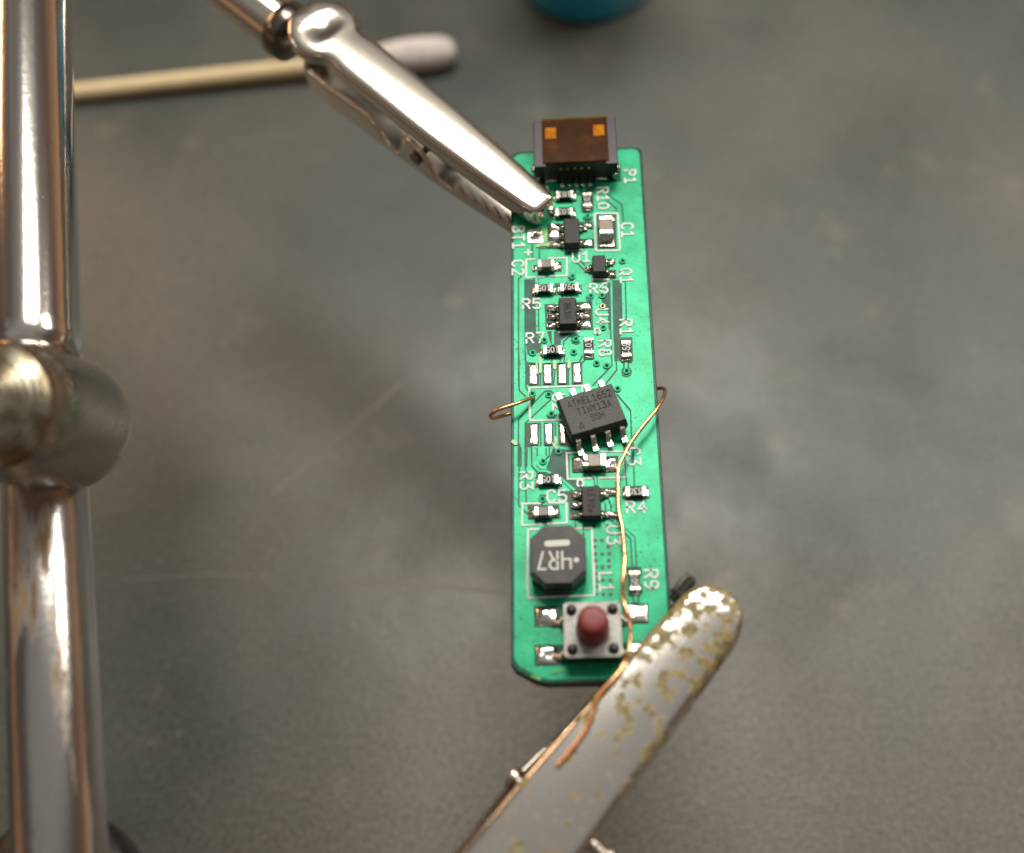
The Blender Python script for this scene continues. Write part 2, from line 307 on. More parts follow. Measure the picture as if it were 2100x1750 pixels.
# flat ribbons for print and for etched gaps: each stroke lies a hair higher than the last
def ribbon(vs, fs, pts, w, z, cap=True, closed=False):
    P = [Vector((p[0], p[1])) for p in pts]; n = len(P); L_, R_ = [], []
    for i in range(n):
        if closed: a, b = P[i - 1], P[(i + 1) % n]; d1 = (P[i] - a).normalized(); d2 = (b - P[i]).normalized()
        else:
            d1 = (P[i] - P[i - 1]).normalized() if i else (P[1] - P[0]).normalized()
            d2 = (P[i + 1] - P[i]).normalized() if i < n - 1 else d1
        t = (d1 + d2); t = t.normalized() if t.length > 1e-5 else d1
        nn = Vector((-t.y, t.x)); k = 1 / max(.45, nn.dot(Vector((-d1.y, d1.x)))); nn *= w / 2 * k
        L_.append(P[i] + nn); R_.append(P[i] - nn)
    b = len(vs)
    for l, r in zip(L_, R_): vs += [(l.x, l.y, z), (r.x, r.y, z)]
    for i in range(n - 1 + (1 if closed else 0)):
        j = (i + 1) % n; fs.append((b + 2 * i + 1, b + 2 * j + 1, b + 2 * j, b + 2 * i))
    if cap and not closed:
        for c, d, i0, i1 in ((P[0], (P[0] - P[1]).normalized(), b, b + 1), (P[-1], (P[-1] - P[-2]).normalized(), b + 2 * n - 1, b + 2 * n - 2)):
            s = Vector(vs[i0][:2]) - c; idx = [i0]
            for q in (1, 2, 3):
                a = math.pi * q / 4; v = c + s * math.cos(a) + d * (w / 2) * math.sin(a); vs.append((v.x, v.y, z)); idx.append(len(vs) - 1)
            idx.append(i1); fs.append(tuple(idx))
G = {}
def g(ch, s): G[ch] = [[tuple(float(c) for c in p.split(',')) for p in st.split()] for st in s.split(';')]
g('0', '.3,0 .5,.1 .6,.3 .6,.7 .5,.9 .3,1 .1,.9 0,.7 0,.3 .1,.1 .3,0'); g('1', '.05,.8 .3,1 .3,0;.05,0 .55,0')
g('2', '0,.85 .15,1 .45,1 .6,.85 .6,.65 0,0 .6,0'); g('3', '0,1 .6,1 .28,.6 .5,.55 .6,.4 .6,.15 .45,0 .12,0 0,.12')
g('4', '.45,0 .45,1 0,.33 .62,.33'); g('5', '.55,1 .05,1 0,.55 .4,.6 .6,.45 .6,.15 .45,0 .12,0 0,.12')
g('6', '.5,1 .25,1 .05,.7 0,.3 .12,.05 .45,0 .6,.15 .6,.4 .45,.55 .15,.55 0,.4'); g('7', '0,1 .6,1 .22,0')
g('8', '.3,.55 .08,.68 .08,.88 .2,1 .4,1 .52,.88 .52,.68 .3,.55 .55,.42 .6,.15 .45,0 .15,0 0,.15 .05,.42 .3,.55')
g('9', '.1,0 .35,0 .55,.3 .6,.7 .48,.95 .15,1 0,.85 0,.6 .15,.45 .45,.45 .6,.6')
g('A', '0,0 .3,1 .6,0;.1,.32 .5,.32'); g('B', '0,0 0,1 .4,1 .55,.88 .55,.65 .4,.53 0,.53;.4,.53 .6,.4 .6,.13 .42,0 0,0')
g('C', '.6,.82 .45,1 .2,1 0,.78 0,.22 .2,0 .45,0 .6,.18'); g('E', '.58,1 0,1 0,0 .58,0;0,.52 .45,.52'); g('H', '0,0 0,1;.6,0 .6,1;0,.52 .6,.52')
g('I', '.3,0 .3,1;.12,1 .48,1;.12,0 .48,0'); g('L', '0,1 0,0 .55,0'); g('M', '0,0 0,1 .3,.35 .6,1 .6,0'); g('N', '0,0 0,1 .6,0 .6,1')
g('P', '0,0 0,1 .42,1 .6,.86 .6,.62 .42,.48 0,.48'); g('Q', '.3,0 .08,.15 0,.4 0,.7 .12,.92 .3,1 .48,.92 .6,.7 .6,.4 .52,.15 .3,0;.35,.25 .65,-.08')
g('R', '0,0 0,1 .42,1 .6,.86 .6,.64 .42,.5 0,.5;.3,.5 .6,0'); g('S', '.58,.85 .42,1 .15,1 0,.85 0,.68 .12,.56 .48,.46 .6,.32 .6,.15 .45,0 .15,0 0,.15')
g('T', '.3,0 .3,1;0,1 .6,1'); g('U', '0,1 0,.2 .15,0 .45,0 .6,.2 .6,1'); g('V', '0,1 .3,0 .6,1'); g('X', '0,0 .6,1;0,1 .6,0'); g('Y', '0,1 .3,.5 .6,1;.3,.5 .3,0')
g('w', '0,.6 .15,0 .3,.45 .45,0 .6,.6'); g('+', '0,.4 .6,.4;.3,.1 .3,.7'); g('o', '.3,.1 .1,.2 .05,.45 .15,.7 .3,.75 .45,.7 .55,.45 .5,.2 .3,.1')
g('^', '0,0 .38,.85 .76,0 0,0'); g('q', '0,1 0,.45 .5,.45;.5,1 .5,0'); g(' ', '0,0 0,0')
def lettering(text, c, size, rot, m, parent, z=.03, sw=.16, aspect=1.0, name='lettering', track=1.0, origin=None):
    cw = size * .92 * aspect * track; tot = cw * (len(text) - 1) + size * .6 * aspect
    vs, fs = [], []; ca, sa = math.cos(R(rot)), math.sin(R(rot)); k = 0
    for i, ch in enumerate(text):
        if ch == ' ': continue
        for st in G[ch]:
            pts = []
            for x, y in st:
                X = -tot / 2 + i * cw + x * size * aspect; Y = (y - .5) * size
                pts.append((c[0] + X * ca - Y * sa, c[1] + X * sa + Y * ca))
            ribbon(vs, fs, pts, sw * size, z + .003 * k); k += 1
    return link(name, mesh(name, vs, fs), m, parent)

# ------------------------------------------------------------------ the bench mat
bm = bmesh.new(); bmesh.ops.create_grid(bm, x_segments=40, y_segments=40, size=900); me = from_bm('bench_mat', bm)
o = link('bench_mat', me, M['mat']); o['kind'] = 'structure'

rs = random.Random(3)
def scuff(pts, w_):
    vs, fs = [], []; ribbon(vs, fs, [tuple(at(p, -T)[:2]) for p in pts], w_, .012); o = link('scratch', mesh('scratch', vs, fs), M['scuff']); o.parent = MATO
MATO = bpy.data.objects['bench_mat']
for pts, w_ in (([(822, 786), (700, 895), (560, 1012)], .7), ([(676, 1192), (850, 1200), (1040, 1216)], .4), ([(440, 800), (520, 770), (600, 742)], .2), ([(1560, 760), (1700, 800), (1850, 826)], .2),
              ([(1420, 1460), (1560, 1500), (1640, 1560)], .18), ([(1922, 1642), (1936, 1652)], .3), ([(250, 1190), (420, 1178), (560, 1182)], .2)): scuff(pts, w_)
for k in range(26):
    x, y = rs.uniform(250, 2050), rs.uniform(250, 1720); scuff([(x, y), (x + rs.uniform(2, 7), y + rs.uniform(-3, 3))], rs.uniform(.15, .35))

# ------------------------------------------------------------------ the circuit board
W2, L2 = 6.2, 25.96
board = empty('circuit_board', (0, 0, T), 'long narrow green circuit board with red push button, held between two metal clips', 'circuit board')
def L(p, h=0.0):                              # point on the board, in the board's own frame
    v = at(p, h); return (v.x, v.y)
def outline(i, n=5):
    x, y = W2 - i, L2 - i; pts = []
    for cx, cy, a0, r in ((x, y, 0, .7), (-x, y, 90, .7)):
        for k in range(n + 1):
            a = R(a0 + 90 * k / n); pts.append((cx - math.copysign(r, cx) + r * math.cos(a), cy - r + r * math.sin(a)))
    for p in ((-x, -y + 1.7), (-x + .35, -y + 1.1), (-x + 1.9, -y + .2), (-x + 2.7, -y), (x - 2.7, -y), (x - 1.9, -y + .2), (x - .35, -y + 1.1), (x, -y + 1.7)): pts.append(p)
    return pts
o = prism('board_slab', outline(0), -1.2, 0, M['edge'], board, bev=.08)
o.data.materials.append(M['bare'])
for p in o.data.polygons:
    if p.normal.z > .9: p.material_index = 1
bm = bmesh.new(); bm.faces.new([bm.verts.new((x, y, .012)) for x, y in outline(.27)]); me = from_bm('copper_pour', bm)
link('copper_pour', me, M['mask'], board)

def rib(name, items, w, z, m, cap=False):
    for k, it in enumerate(items):
        vs, fs = [], []
        f, pts = it[0], it[1]; ww = it[2] if len(it) > 2 else w
        ribbon(vs, fs, [L(f(*p)) for p in pts], ww, z + .0006 * k, cap)
        link(name, mesh(name, vs, fs), m, board)
# bare patches without copper
for k, (f, pts) in enumerate([
    (Z2, [(370, 430), (490, 430), (492, 1120), (575, 1200), (560, 1330), (400, 1360), (378, 1200)]),
    (Z2, [(1452, 440), (1552, 440), (1565, 900), (1540, 1160), (1510, 1440), (1470, 1440)]),
    (Z2, [(1392, 470), (1420, 470), (1432, 1080), (1398, 1040), (1385, 800), (1310, 700), (1360, 620)]),
    (Z2, [(640, 1068), (920, 1068), (820, 1170), (790, 1240), (690, 1230)]), (Z2, [(735, 480), (812, 480), (812, 600), (735, 600)]),
    (Z2, [(1505, 1150), (1690, 1140), (1700, 1440), (1520, 1440)]), (Z2, [(610, 735), (790, 735), (790, 1050), (625, 1050)]),
    (Z2, [(1000, 710), (1195, 700), (1200, 1055), (1010, 1060)]), (Z2, [(1190, 400), (1440, 330), (1500, 420), (1400, 440)]),
    (Z1, [(650, 1425), (850, 1425), (850, 1740), (650, 1740)]), (Z1, [(1040, 1400), (1215, 1410), (1210, 1500), (1050, 1490)]), (Z1, [(1040, 1610), (1220, 1610), (1225, 1730), (1050, 1730)]),
    (Z1, [(1250, 1320), (1490, 1318), (1500, 1735), (1265, 1738)]), (Z1, [(730, 1000), (1000, 1010), (1010, 1160), (735, 1165)]), (Z1, [(720, 1225), (985, 1220), (990, 1340), (725, 1345)]),
    (Z1, [(1062, 1000), (1210, 995), (1215, 1275), (1065, 1278)]),
    (Z4, [(640, 60), (960, 90), (850, 130), (850, 440), (1010, 470), (1000, 560), (900, 585), (740, 430), (620, 365), (560, 300), (600, 200)]),
    (Z4, [(680, 530), (850, 600), (860, 720), (820, 720), (700, 640)]), (Z4, [(870, 170), (1450, 150), (1440, 360), (880, 365)]),
    (Z4, [(840, 575), (1020, 570), (1030, 940), (845, 940)]), (Z4, [(1210, 545), (1450, 540), (1450, 660), (1230, 665)]), (Z4, [(1240, 850), (1460, 840), (1500, 1000), (1260, 930)]),
    (Z4, [(330, 760), (720, 755), (740, 930), (340, 940)]), (Z4, [(435, 375), (740, 365), (745, 525), (440, 530)]), (Z4, [(1500, 530), (1810, 520), (1840, 660), (1510, 680)]),
    (Z3, [(445, 100), (590, 110), (590, 350), (490, 352), (445, 330)]), (Z3, [(618, 115), (735, 108), (735, 345), (622, 348)]), (Z3, [(770, 110), (885, 105), (888, 345), (774, 345)]), (Z3, [(925, 105), (1040, 100), (1045, 335), (930, 345)]),
    (Z3, [(440, 745), (590, 740), (585, 990), (440, 1000)]), (Z3, [(632, 742), (740, 740), (738, 988), (635, 990)]), (Z3, [(785, 740), (960, 735), (960, 1005), (790, 985)]),
    (Z5, [(350, 515), (655, 510), (660, 735), (355, 735)]), (Z5, [(355, 925), (670, 920), (670, 1142), (358, 1145)]), (Z5, [(1290, 490), (1555, 487), (1562, 700), (1295, 705)]), (Z5, [(1280, 900), (1500, 895), (1500, 1040), (1285, 1045)]),
    (Z5, [(1335, 105), (1482, 100), (1488, 200), (1440, 205), (1440, 300), (1495, 300), (1500, 385), (1350, 390), (1345, 300), (1375, 295), (1370, 200), (1338, 195)]),
    (Z1, [(470, 800), (1545, 780), (1555, 905), (770, 940), (470, 945)]),
]):
    me = mesh('bare_patch', [(*L(f(*p)), .0165 + .0006 * k) for p in pts], [tuple(range(len(pts)))])
    bm = bmesh.new(); bm.from_mesh(me)
    for f_ in bm.faces:
        if f_.normal.z < 0: f_.normal_flip()
    bmesh.ops.triangulate(bm, faces=bm.faces); bm.to_mesh(me); bm.free()
    link('bare_patch', me, M['bare'], board)
# etched gaps beside the tracks
gaps = [
    (Z2, [(292, 1750), (290, 420), (335, 392)]), (Z3, [(372, 0), (376, 400), (450, 470)]), (Z2, [(370, 430), (372, 1420), (400, 1480)]),
    (Z3, [(445, 0), (447, 370), (480, 415)]), (Z3, [(625, 432), (560, 500), (370, 700), (365, 1200)]), (Z3, [(735, 470), (640, 560), (500, 690), (440, 745), (438, 1200)]),
    (Z3, [(625, 432), (650, 408), (700, 402), (732, 425), (735, 470)]), (Z3, [(500, 410), (535, 440), (535, 480)]), (Z3, [(665, 660), (680, 690), (715, 700), (755, 690), (768, 650)]),
    (Z4, [(235, 0), (222, 760), (345, 880)]), (Z4, [(305, 0), (308, 560), (318, 735)]), (Z4, [(378, 30), (385, 280), (455, 362), (560, 362)]), (Z4, [(435, 50), (430, 260), (480, 318), (575, 328), (630, 370)]),
    (Z1, [(1220, 950), (1560, 1190), (1582, 1400)]), (Z1, [(1150, 950), (1260, 1060)]), (Z1, [(1375, 1140), (1492, 1235), (1494, 1295)]), (Z1, [(985, 960), (1000, 1000), (1030, 1080)]), (Z1, [(1060, 960), (1055, 1080)]),
    (Z2, [(905, 100), (1000, 220), (1095, 310)]), (Z2, [(965, 120), (1110, 260)]), (Z2, [(465, 0), (462, 170)]), (Z2, [(545, 55), (548, 170)]), (Z2, [(540, 55), (850, 40)]),
    (Z2, [(487, 420), (500, 1110), (575, 1160)]), (Z2, [(530, 340), (540, 1060)]), (Z2, [(1412, 470), (1425, 1060), (1440, 1490), (1200, 1740)]), (Z2, [(1452, 430), (1465, 1100), (1500, 1545), (1340, 1745)]),
    (Z2, [(1550, 440), (1562, 920)]), (Z2, [(1603, 430), (1618, 920)]), (Z2, [(1585, 1430), (1588, 1515)]), (Z2, [(1640, 1430), (1642, 1515)]),
    (Z2, [(1585, 1515), (1562, 1560), (1575, 1610), (1620, 1628), (1665, 1608), (1678, 1560), (1650, 1518)]),
    (Z2, [(850, 600), (890, 645)]), (Z2, [(900, 600), (945, 645)]), (Z2, [(690, 1090), (700, 1240)]), (Z2, [(725, 1080), (735, 1240)]), (Z2, [(800, 1240), (805, 1170), (920, 1095)]),
    (Z2, [(845, 1240), (850, 1190), (940, 1110)]), (Z2, [(1120, 645), (1140, 690), (1190, 700), (1200, 1050)]), (Z2, [(940, 1170), (950, 1210), (1000, 1228), (1050, 1200)]), (Z2, [(930, 1100), (945, 1140), (1000, 1120), (1040, 1135)]),
    (Z2, [(690, 1380), (700, 1440)]), (Z2, [(740, 1370), (745, 1440)]), (Z2, [(800, 1370), (805, 1440)]), (Z2, [(860, 1370), (850, 1440)]), (Z2, [(1080, 1370), (1040, 1440)]), (Z2, [(1140, 1390), (1060, 1470)]),
    (Z2, [(560, 1450), (565, 1740)]), (Z2, [(740, 1560), (720, 1740)]), (Z2, [(905, 1450), (905, 1740)]), (Z2, [(900, 400), (920, 440), (960, 450)]),
    (Z3, [(1365, 360), (1260, 480)]), (Z3, [(1405, 440), (1550, 610), (1572, 1200)]), (Z3, [(1480, 740), (1490, 1200)]), (Z3, [(600, 740), (605, 990)]), (Z3, [(755, 740), (760, 980)]),
    (Z4, [(1515, 0), (1535, 300), (1552, 520)]), (Z4, [(1632, 0), (1645, 520)]), (Z4, [(1090, 385), (1155, 440), (1158, 520)]), (Z4, [(1140, 378), (1182, 420), (1185, 520)]),
    (Z4, [(1350, 930), (1600, 1170), (1618, 1520)]), (Z4, [(1450, 980), (1650, 1150), (1672, 1520)]), (Z5, [(1395, 390), (1402, 490)]), (Z5, [(1450, 388), (1455, 490)]),
    (Z4, [(1290, 740), (1290, 860)]), (Z4, [(1330, 700), (1360, 760), (1360, 830)]), (Z4, [(510, 760), (505, 740)]), (Z4, [(550, 940), (552, 1010)]), (Z4, [(1015, 960), (1018, 1060)]), (Z4, [(1020, 1080), (1022, 1160)]),
    (Z4, [(470, 690), (490, 640), (560, 640)]), (Z4, [(560, 60), (560, 150)]), (Z4, [(450, 60), (450, 150)]), (Z4, [(920, 940), (925, 1040)]), (Z4, [(600, 30), (600, 150), (560, 190)]),
    (Z3, [(395, 1000), (395, 1200)]), (Z3, [(500, 990), (540, 1200)]), (Z3, [(460, 1010), (455, 1200)]), (Z1, [(460, 1660), (458, 1750)]), (Z1, [(1085, 1350), (1105, 1380), (1140, 1392), (1180, 1380), (1200, 1345)]),
]
rib('etched_gap', gaps, .115, .042, M['bare'])
tracks = [(Z4, [(745, 440), (910, 580)], .22), (Z2, [(515, 330), (515, 480)], .2), (Z4, [(405, 40), (408, 272), (468, 340), (570, 345), (615, 372)], .2), (Z2, [(740, 552), (810, 550)], .3),
          (Z1, [(1010, 940), (1012, 1060)], .26), (Z1, [(1095, 940), (1098, 1030)], .26), (Z4, [(1120, 385), (1168, 430), (1172, 520)], .14), (Z2, [(712, 1060), (715, 1240)], .2),
          (Z3, [(545, 990), (548, 1200)], .2), (Z2, [(1612, 1430), (1615, 1530)], .22), (Z4, [(1400, 955), (1625, 1165), (1645, 1520)], .22), (Z5, [(1422, 390), (1428, 480)], .22)]
rib('copper_track', tracks, .2, .095, M['mask'])
M['residue'] = mat('green_yellow_flux_smear', (.05, .42, .06), .25, color2=(.16, .40, .09), cscale=2.5, bump=.4, bscale=4, bdist=.05)
fl = [(Z1, [(600, 1490), (618, 1560), (605, 1640)], .42), (Z1, [(520, 1690), (600, 1680), (660, 1700)], .3), (Z2, [(520, 25), (620, 8), (700, 12)], .3), (Z3, [(598, 60), (602, 140), (600, 210)], .26), (Z3, [(750, 100), (752, 170)], .3),
      (Z3, [(905, 95), (900, 160)], .28), (Z3, [(315, 945), (340, 965)], .35), (Z3, [(560, 120), (572, 230)], .14), (Z3, [(760, 900), (765, 960)], .24), (Z4, [(660, 20), (690, 60)], .3), (Z5, [(540, 1225), (640, 1195)], .14), (Z5, [(330, 1255), (420, 1290)], .2)]
rib('flux_smear', fl, .2, .12, M['residue'], True)
# silkscreen boxes and letters
silk = [
    (Z2, [(385, 405), (385, 190), (490, 182)]), (Z2, [(660, 172), (885, 166), (885, 385), (680, 393)]), (Z2, [(388, 408), (605, 400)]),
    (Z3, [(1045, 430), (1042, 352), (482, 376), (490, 720), (840, 712)]), (Z4, [(1000, 112), (812, 120), (826, 440), (1122, 430)]), (Z4, [(1240, 102), (1515, 100), (1545, 418), (1220, 426)]),
    (Z4, [(490, 738), (268, 742), (265, 1006), (500, 996)]), (Z4, [(600, 732), (808, 732), (814, 975), (580, 990)]), (Z4, [(460, 1056), (338, 1060), (332, 1400), (325, 1790)]), (Z4, [(930, 1045), (1122, 1045), (1150, 1750)]),
    (Z5, [(288, 60), (290, 432), (990, 402), (985, 60)]), (Z2, [(850, 72), (1070, 66)], .22), (Z2, [(1205, 436), (1400, 434)], .22), (Z2, [(790, 1082), (1035, 1076)], .22),
]
rib('printed_outline', silk, .17, .062, M['silk'], True)
b_ = [L(Z1(*p)) for p in ((1228, 1310), (1240, 1302), (1500, 1300), (1512, 1310), (1540, 1740), (1525, 1758), (1255, 1762), (1240, 1750))]
vs, fs = [], []; ribbon(vs, fs, b_, .17, .075, closed=True); link('printed_outline', mesh('printed_outline', vs, fs), M['silk'], board)
for t, p, r in (('P1', (1292.5, 363.3), -90), ('R10', (1236.7, 407.5), -90), ('C1', (1286.7, 473.3), -90), ('BT1', (1063.3, 488.3), -90), ('+', (1083.7, 517), 0), ('R11', (1103, 394), 0), ('R2', (1117, 424), 0),
                ('U1', (1191.7, 528.3), 0), ('C2', (1062.5, 550), -90), ('Q1', (1284, 566.7), -90), ('R6', (1228, 592.5), 0), ('R5', (1090, 624), 0), ('U4', (1235, 650), -90), ('o', (1225, 678.7), 0),
                ('R1', (1284, 671.7), -90), ('R7', (1097.5, 694), 0), ('R8', (1240.8, 715), -90), ('U2', (1146, 826), -90), ('C3', (1300, 936.7), -90), ('R3', (1080, 986.7), -90), ('C5', (1141.7, 1018), 0),
                ('o', (1190, 990), 0), ('R4', (1305, 1040.8), 0), ('U3', (1258.3, 1098.3), -90), ('L1', (1242.5, 1194.8), -90), ('R9', (1335.8, 1189), -90)):
    o = lettering(t, L(p), 1.0, r, M['silk'], board, z=.08, sw=.18)
# vias
vm = lathe_mesh('via', [(.30, 0), (.30, .03), (.27, .04), (.13, .04), (.12, .02), (.12, .01)], 20)
vm.materials.append(M['mask']); vm.materials.append(M['black']); vm.materials.append(M['gold'])
for p in vm.polygons:
    c = p.center
    if math.hypot(c.x, c.y) < .125 or len(p.vertices) > 4: p.material_index = 1
big = [(Z2, (1570, 210)), (Z2, (955, 400)), (Z2, (1180, 640)), (Z2, (1318, 635)), (Z2, (1325, 765)), (Z2, (1333, 1028)), (Z2, (607, 1185)), (Z2, (995, 1170)), (Z2, (465, 1340)), (Z2, (970, 1332)), (Z2, (1250, 1470)),
       (Z2, (1375, 1500)), (Z2, (1620, 1565)), (Z1, (1140, 1340)), (Z3, (1412, 388)), (Z3, (685, 450)), (Z3, (715, 655)), (Z3, (1325, 975)), (Z3, (790, 1050)), (Z3, (628, 1155)), (Z3, (515, 440)), (Z4, (515, 690))]
small = [(Z4, p) for p in ((1150, 1015), (1310, 1015), (1165, 1190), (1245, 1190), (1160, 1270), (1325, 1270), (1170, 1360), (1250, 1360), (1335, 1355), (1170, 1440), (1330, 1440), (1175, 1520), (1255, 1520), (1335, 1515), (1175, 1600), (1185, 1680), (1260, 1680), (1350, 1680))] \
    + [(Z5, p) for p in ((1010, 310), (1010, 390), (1085, 390), (1160, 390), (1155, 310))]
for i, (f, p) in enumerate(big): link('via', vm, None, board, True, (*L(f(*p)), .1))
vs_ = lathe_mesh('small_via', [(.155, 0), (.14, .012)], 12)
for f, p in small: link('via_hole', vs_, M['black'], board, False, (*L(f(*p)), .05))
link('gold_ring', lathe_mesh('gold_ring', [(.24, .142), (.22, .155), (.15, .155), (.14, .142)], 20), M['gold'], board, True, (*L(Z2(1325, 765)), 0))

# solder pillows: a pad wetted with solder
def pillow_mesh(name, x, y, h, n=12, dip=0.0, seed=0, edge=.03):
    rnd = random.Random(seed); px, py = rnd.uniform(0, 6), rnd.uniform(0, 6); vs, fs = [], []
    for j in range(n + 1):
        for i in range(n + 1):
            u, v = i / n * 2 - 1, j / n * 2 - 1
            e = (1 - u ** 4) * (1 - v ** 4)
            z = edge + h * e * (.75 + .3 * math.sin(2.1 * u + px) * math.cos(1.8 * v + py)) - dip * math.exp(-4 * (u * u + v * v))
            if abs(u) == 1 or abs(v) == 1: z = edge
            vs.append((u * x / 2, v * y / 2, z))
    for j in range(n):
        for i in range(n): a = j * (n + 1) + i; fs.append((a, a + 1, a + n + 2, a + n + 1))
    b = len(vs); ring = [i for i in range(n + 1)] + [(j) * (n + 1) + n for j in range(1, n + 1)] + [n * (n + 1) + i for i in range(n - 1, -1, -1)] + [j * (n + 1) for j in range(n - 1, 0, -1)]
    for r in ring: vs.append((vs[r][0], vs[r][1], 0))
    k = len(ring)
    for i in range(k): fs.append((ring[i], b + i, b + (i + 1) % k, ring[(i + 1) % k]))
    return mesh(name, vs, fs)
_sd = [0]
def pad(f, x0, y0, x1, y1, h=.16, dip=0.0, name='solder_pad', m='solder', z=.06, edge=.05):
    a, b, c, d = L(f(x0, y0)), L(f(x1, y0)), L(f(x1, y1)), L(f(x0, y1)); _sd[0] += 1
    x = (b[0] - a[0] + c[0] - d[0]) / 2; y = (a[1] - d[1] + b[1] - c[1]) / 2
    cx, cy = (a[0] + b[0] + c[0] + d[0]) / 4, (a[1] + b[1] + c[1] + d[1]) / 4
    return link(name, pillow_mesh(name, x, y, h, 12, dip, _sd[0], edge), M[m], board, True, (cx, cy, z))
for x, y0, y1 in ((522, 122, 345), (676, 118, 342), (829, 116, 340), (984, 108, 333), (530, 752, 984), (687, 745, 984), (842, 740, 974), (990, 738, 960)):
    pad(Z3, x - 38, y0, x + 38, y1, .05, edge=.04)
pad(Z1, 1280, 1590, 1475, 1720, .10, .12); pad(Z1, 1280, 1335, 1470, 1400, .05)
pad(Z2, 462, 262, 520, 335, .12); pad(Z2, 730, 225, 820, 335, .22)
pad(Z4, 885, 180, 1020, 355, .45); pad(Z4, 1270, 175, 1440, 350, .30)
pad(Z4, 340, 815, 420, 925, .25); pad(Z4, 630, 800, 715, 915, .3)
for y0, y1 in ((1430, 1510), (1520, 1615), (1640, 1725)): pad(Z1, 662, y0, 800, y1, .22)
pad(Z1, 1090, 1410, 1200, 1490, .22); pad(Z1, 1085, 1635, 1205, 1715, .22)
pad(Z2, 1105, 280, 1200, 350, .2); pad(Z2, 1375, 185, 1480, 250, .25); pad(Z2, 1375, 320, 1490, 410, .25)
for y0, y1 in ((755, 820), (865, 930), (975, 1045)): pad(Z2, 635, y0, 760, y1, .22); pad(Z2, 1040, y0 - 25, 1180, y1 - 8, .18)
for y0, y1 in ((590, 660), (735, 805), (870, 935)): pad(Z4, 860, y0, 1000, y1, .2)
pad(Z4, 1250, 570, 1435, 645, .25); pad(Z4, 1280, 845, 1450, 915, .2)
pad(Z5, 365, 530, 600, 725, .30); pad(Z5, 370, 938, 600, 1140, .30); pad(Z5, 1330, 500, 1552, 690, .10); pad(Z5, 1330, 915, 1490, 1035, .1)
# battery pad with its hole
a, b = L(Z1(410, 1505)), L(Z1(587, 1655)); bc = L(Z1(496, 1582))
sx, sy = (b[0] - a[0]) / 2, (a[1] - b[1]) / 2; vs, fs = [], []
for i in range(32):
    t = 2 * math.pi * i / 32; c_, s_ = math.cos(t), math.sin(t); k = 1 / max(abs(c_), abs(s_))
    for rr, z in ((.27, -.0), (.27, .07), (.33, .10)): vs.append((rr * c_, rr * s_, z))
    vs.append((sx * c_ * k, sy * s_ * k, .08)); vs.append((sx * c_ * k, sy * s_ * k, .0))
for i in range(32):
    j = (i + 1) % 32
    for q in range(4): fs.append((i * 5 + q, j * 5 + q, j * 5 + q + 1, i * 5 + q + 1))
o = link('battery_pad', mesh('battery_pad', vs, fs), M['solder'], board, False, (*bc, .05)); auto(o)
link('pad_hole', lathe_mesh('pad_hole', [(.275, .0), (.2, .004)], 24), M['black'], board, False, (*bc, .075))

# ---- chip resistors
def resistor(f, x, y, rot, text, trot, lx=1.62, ly=.86, h=.5, lab=None, tsc=1.0):
    c = L(f(x, y), h + .06)
    r = box('resistor', lx - .5, ly - .04, h - .02, M['resist'], board, (*c, .08), .03, rot=rot)
    r['label'] = lab or 'black chip resistor marked ' + text
    for s in (-1, 1):
        box('end_cap', .31, ly, h, M['tinned'], r, (s * (lx / 2 - .155), 0, 0), .06)
    lettering(text, (0, 0), .54 * tsc, trot - rot, M['mark'], r, z=h - .012, sw=.16, aspect=.80, name='marking')
    for s in (-1, 1):                       # solder fillet
        e = link('solder_fillet', pillow_mesh('solder_fillet', .30, ly + .06, .26, 8, 0, int(x + s)), M['solder'], r, True, (s * (lx / 2 + .13), 0, -.04))
    return r
resistor(Z1, 858, 1062, 0, '103', 180, lab='uppermost black resistor marked 103 below the socket pins'); resistor(Z1, 852, 1275, 0, '103', 180, lab='black resistor marked 103 just above the blank six legged chip')
resistor(Z1, 1135, 1125, 90, '103', 90, lab='upright black resistor marked 103 beside lettering R10'); resistor(Z2, 603, 535, 0, '105', 180, lab='black resistor marked 105 above lettering R5')
resistor(Z2, 915, 520, 0, '760', 0, lab='black resistor marked 760'); resistor(Z2, 708, 1295, 0, '105', 180, lab='black resistor marked 105 below lettering R7')
resistor(Z2, 1152, 1240, 90, '103', 90, lab='upright black resistor marked 103 beside lettering R8'); resistor(Z2, 1615, 1280, 90, '391', -90, lab='upright resistor below lettering R1', tsc=1.15)
resistor(Z4, 588, 438, 0, '105', 180, lab='black resistor marked 105 beside lettering R3'); resistor(Z4, 1662, 585, 0, '330', 180, lab='black resistor above lettering R4', tsc=.95)
resistor(Z5, 1412, 243, 90, '105', -90, lab='upright black resistor marked 105 beside lettering R9')
# ---- ceramic capacitors
def capacitor(f, x, y, rot, lx, ly, h, m, lab):
    c = L(f(x, y), h + .06)
    r = box('capacitor', lx - .2, ly - .05, h - .05, M[m], board, (*c, .1), .06, rot=rot); r['label'] = lab
    for s in (-1, 1): box('end_cap', lx * .25, ly, h, M['tinned'], r, (s * (lx / 2 - lx * .125), 0, 0), .1)
    return r
capacitor(Z1, 1365, 1435, 90, 2.05, 1.3, 1.15, 'ceram', 'brown ceramic capacitor shoved off its lower pad'); capacitor(Z2, 628, 232, 0, 1.55, .85, .85, 'ceramd', 'small dark brown ceramic capacitor beside lettering C2')
capacitor(Z4, 1148, 200, 0, 1.95, 1.15, .95, 'ceram', 'brown ceramic capacitor under the loose chip leg'); capacitor(Z4, 522, 828, 0, 1.5, .85, .75, 'ceramd', 'small ceramic capacitor above the round inductor')
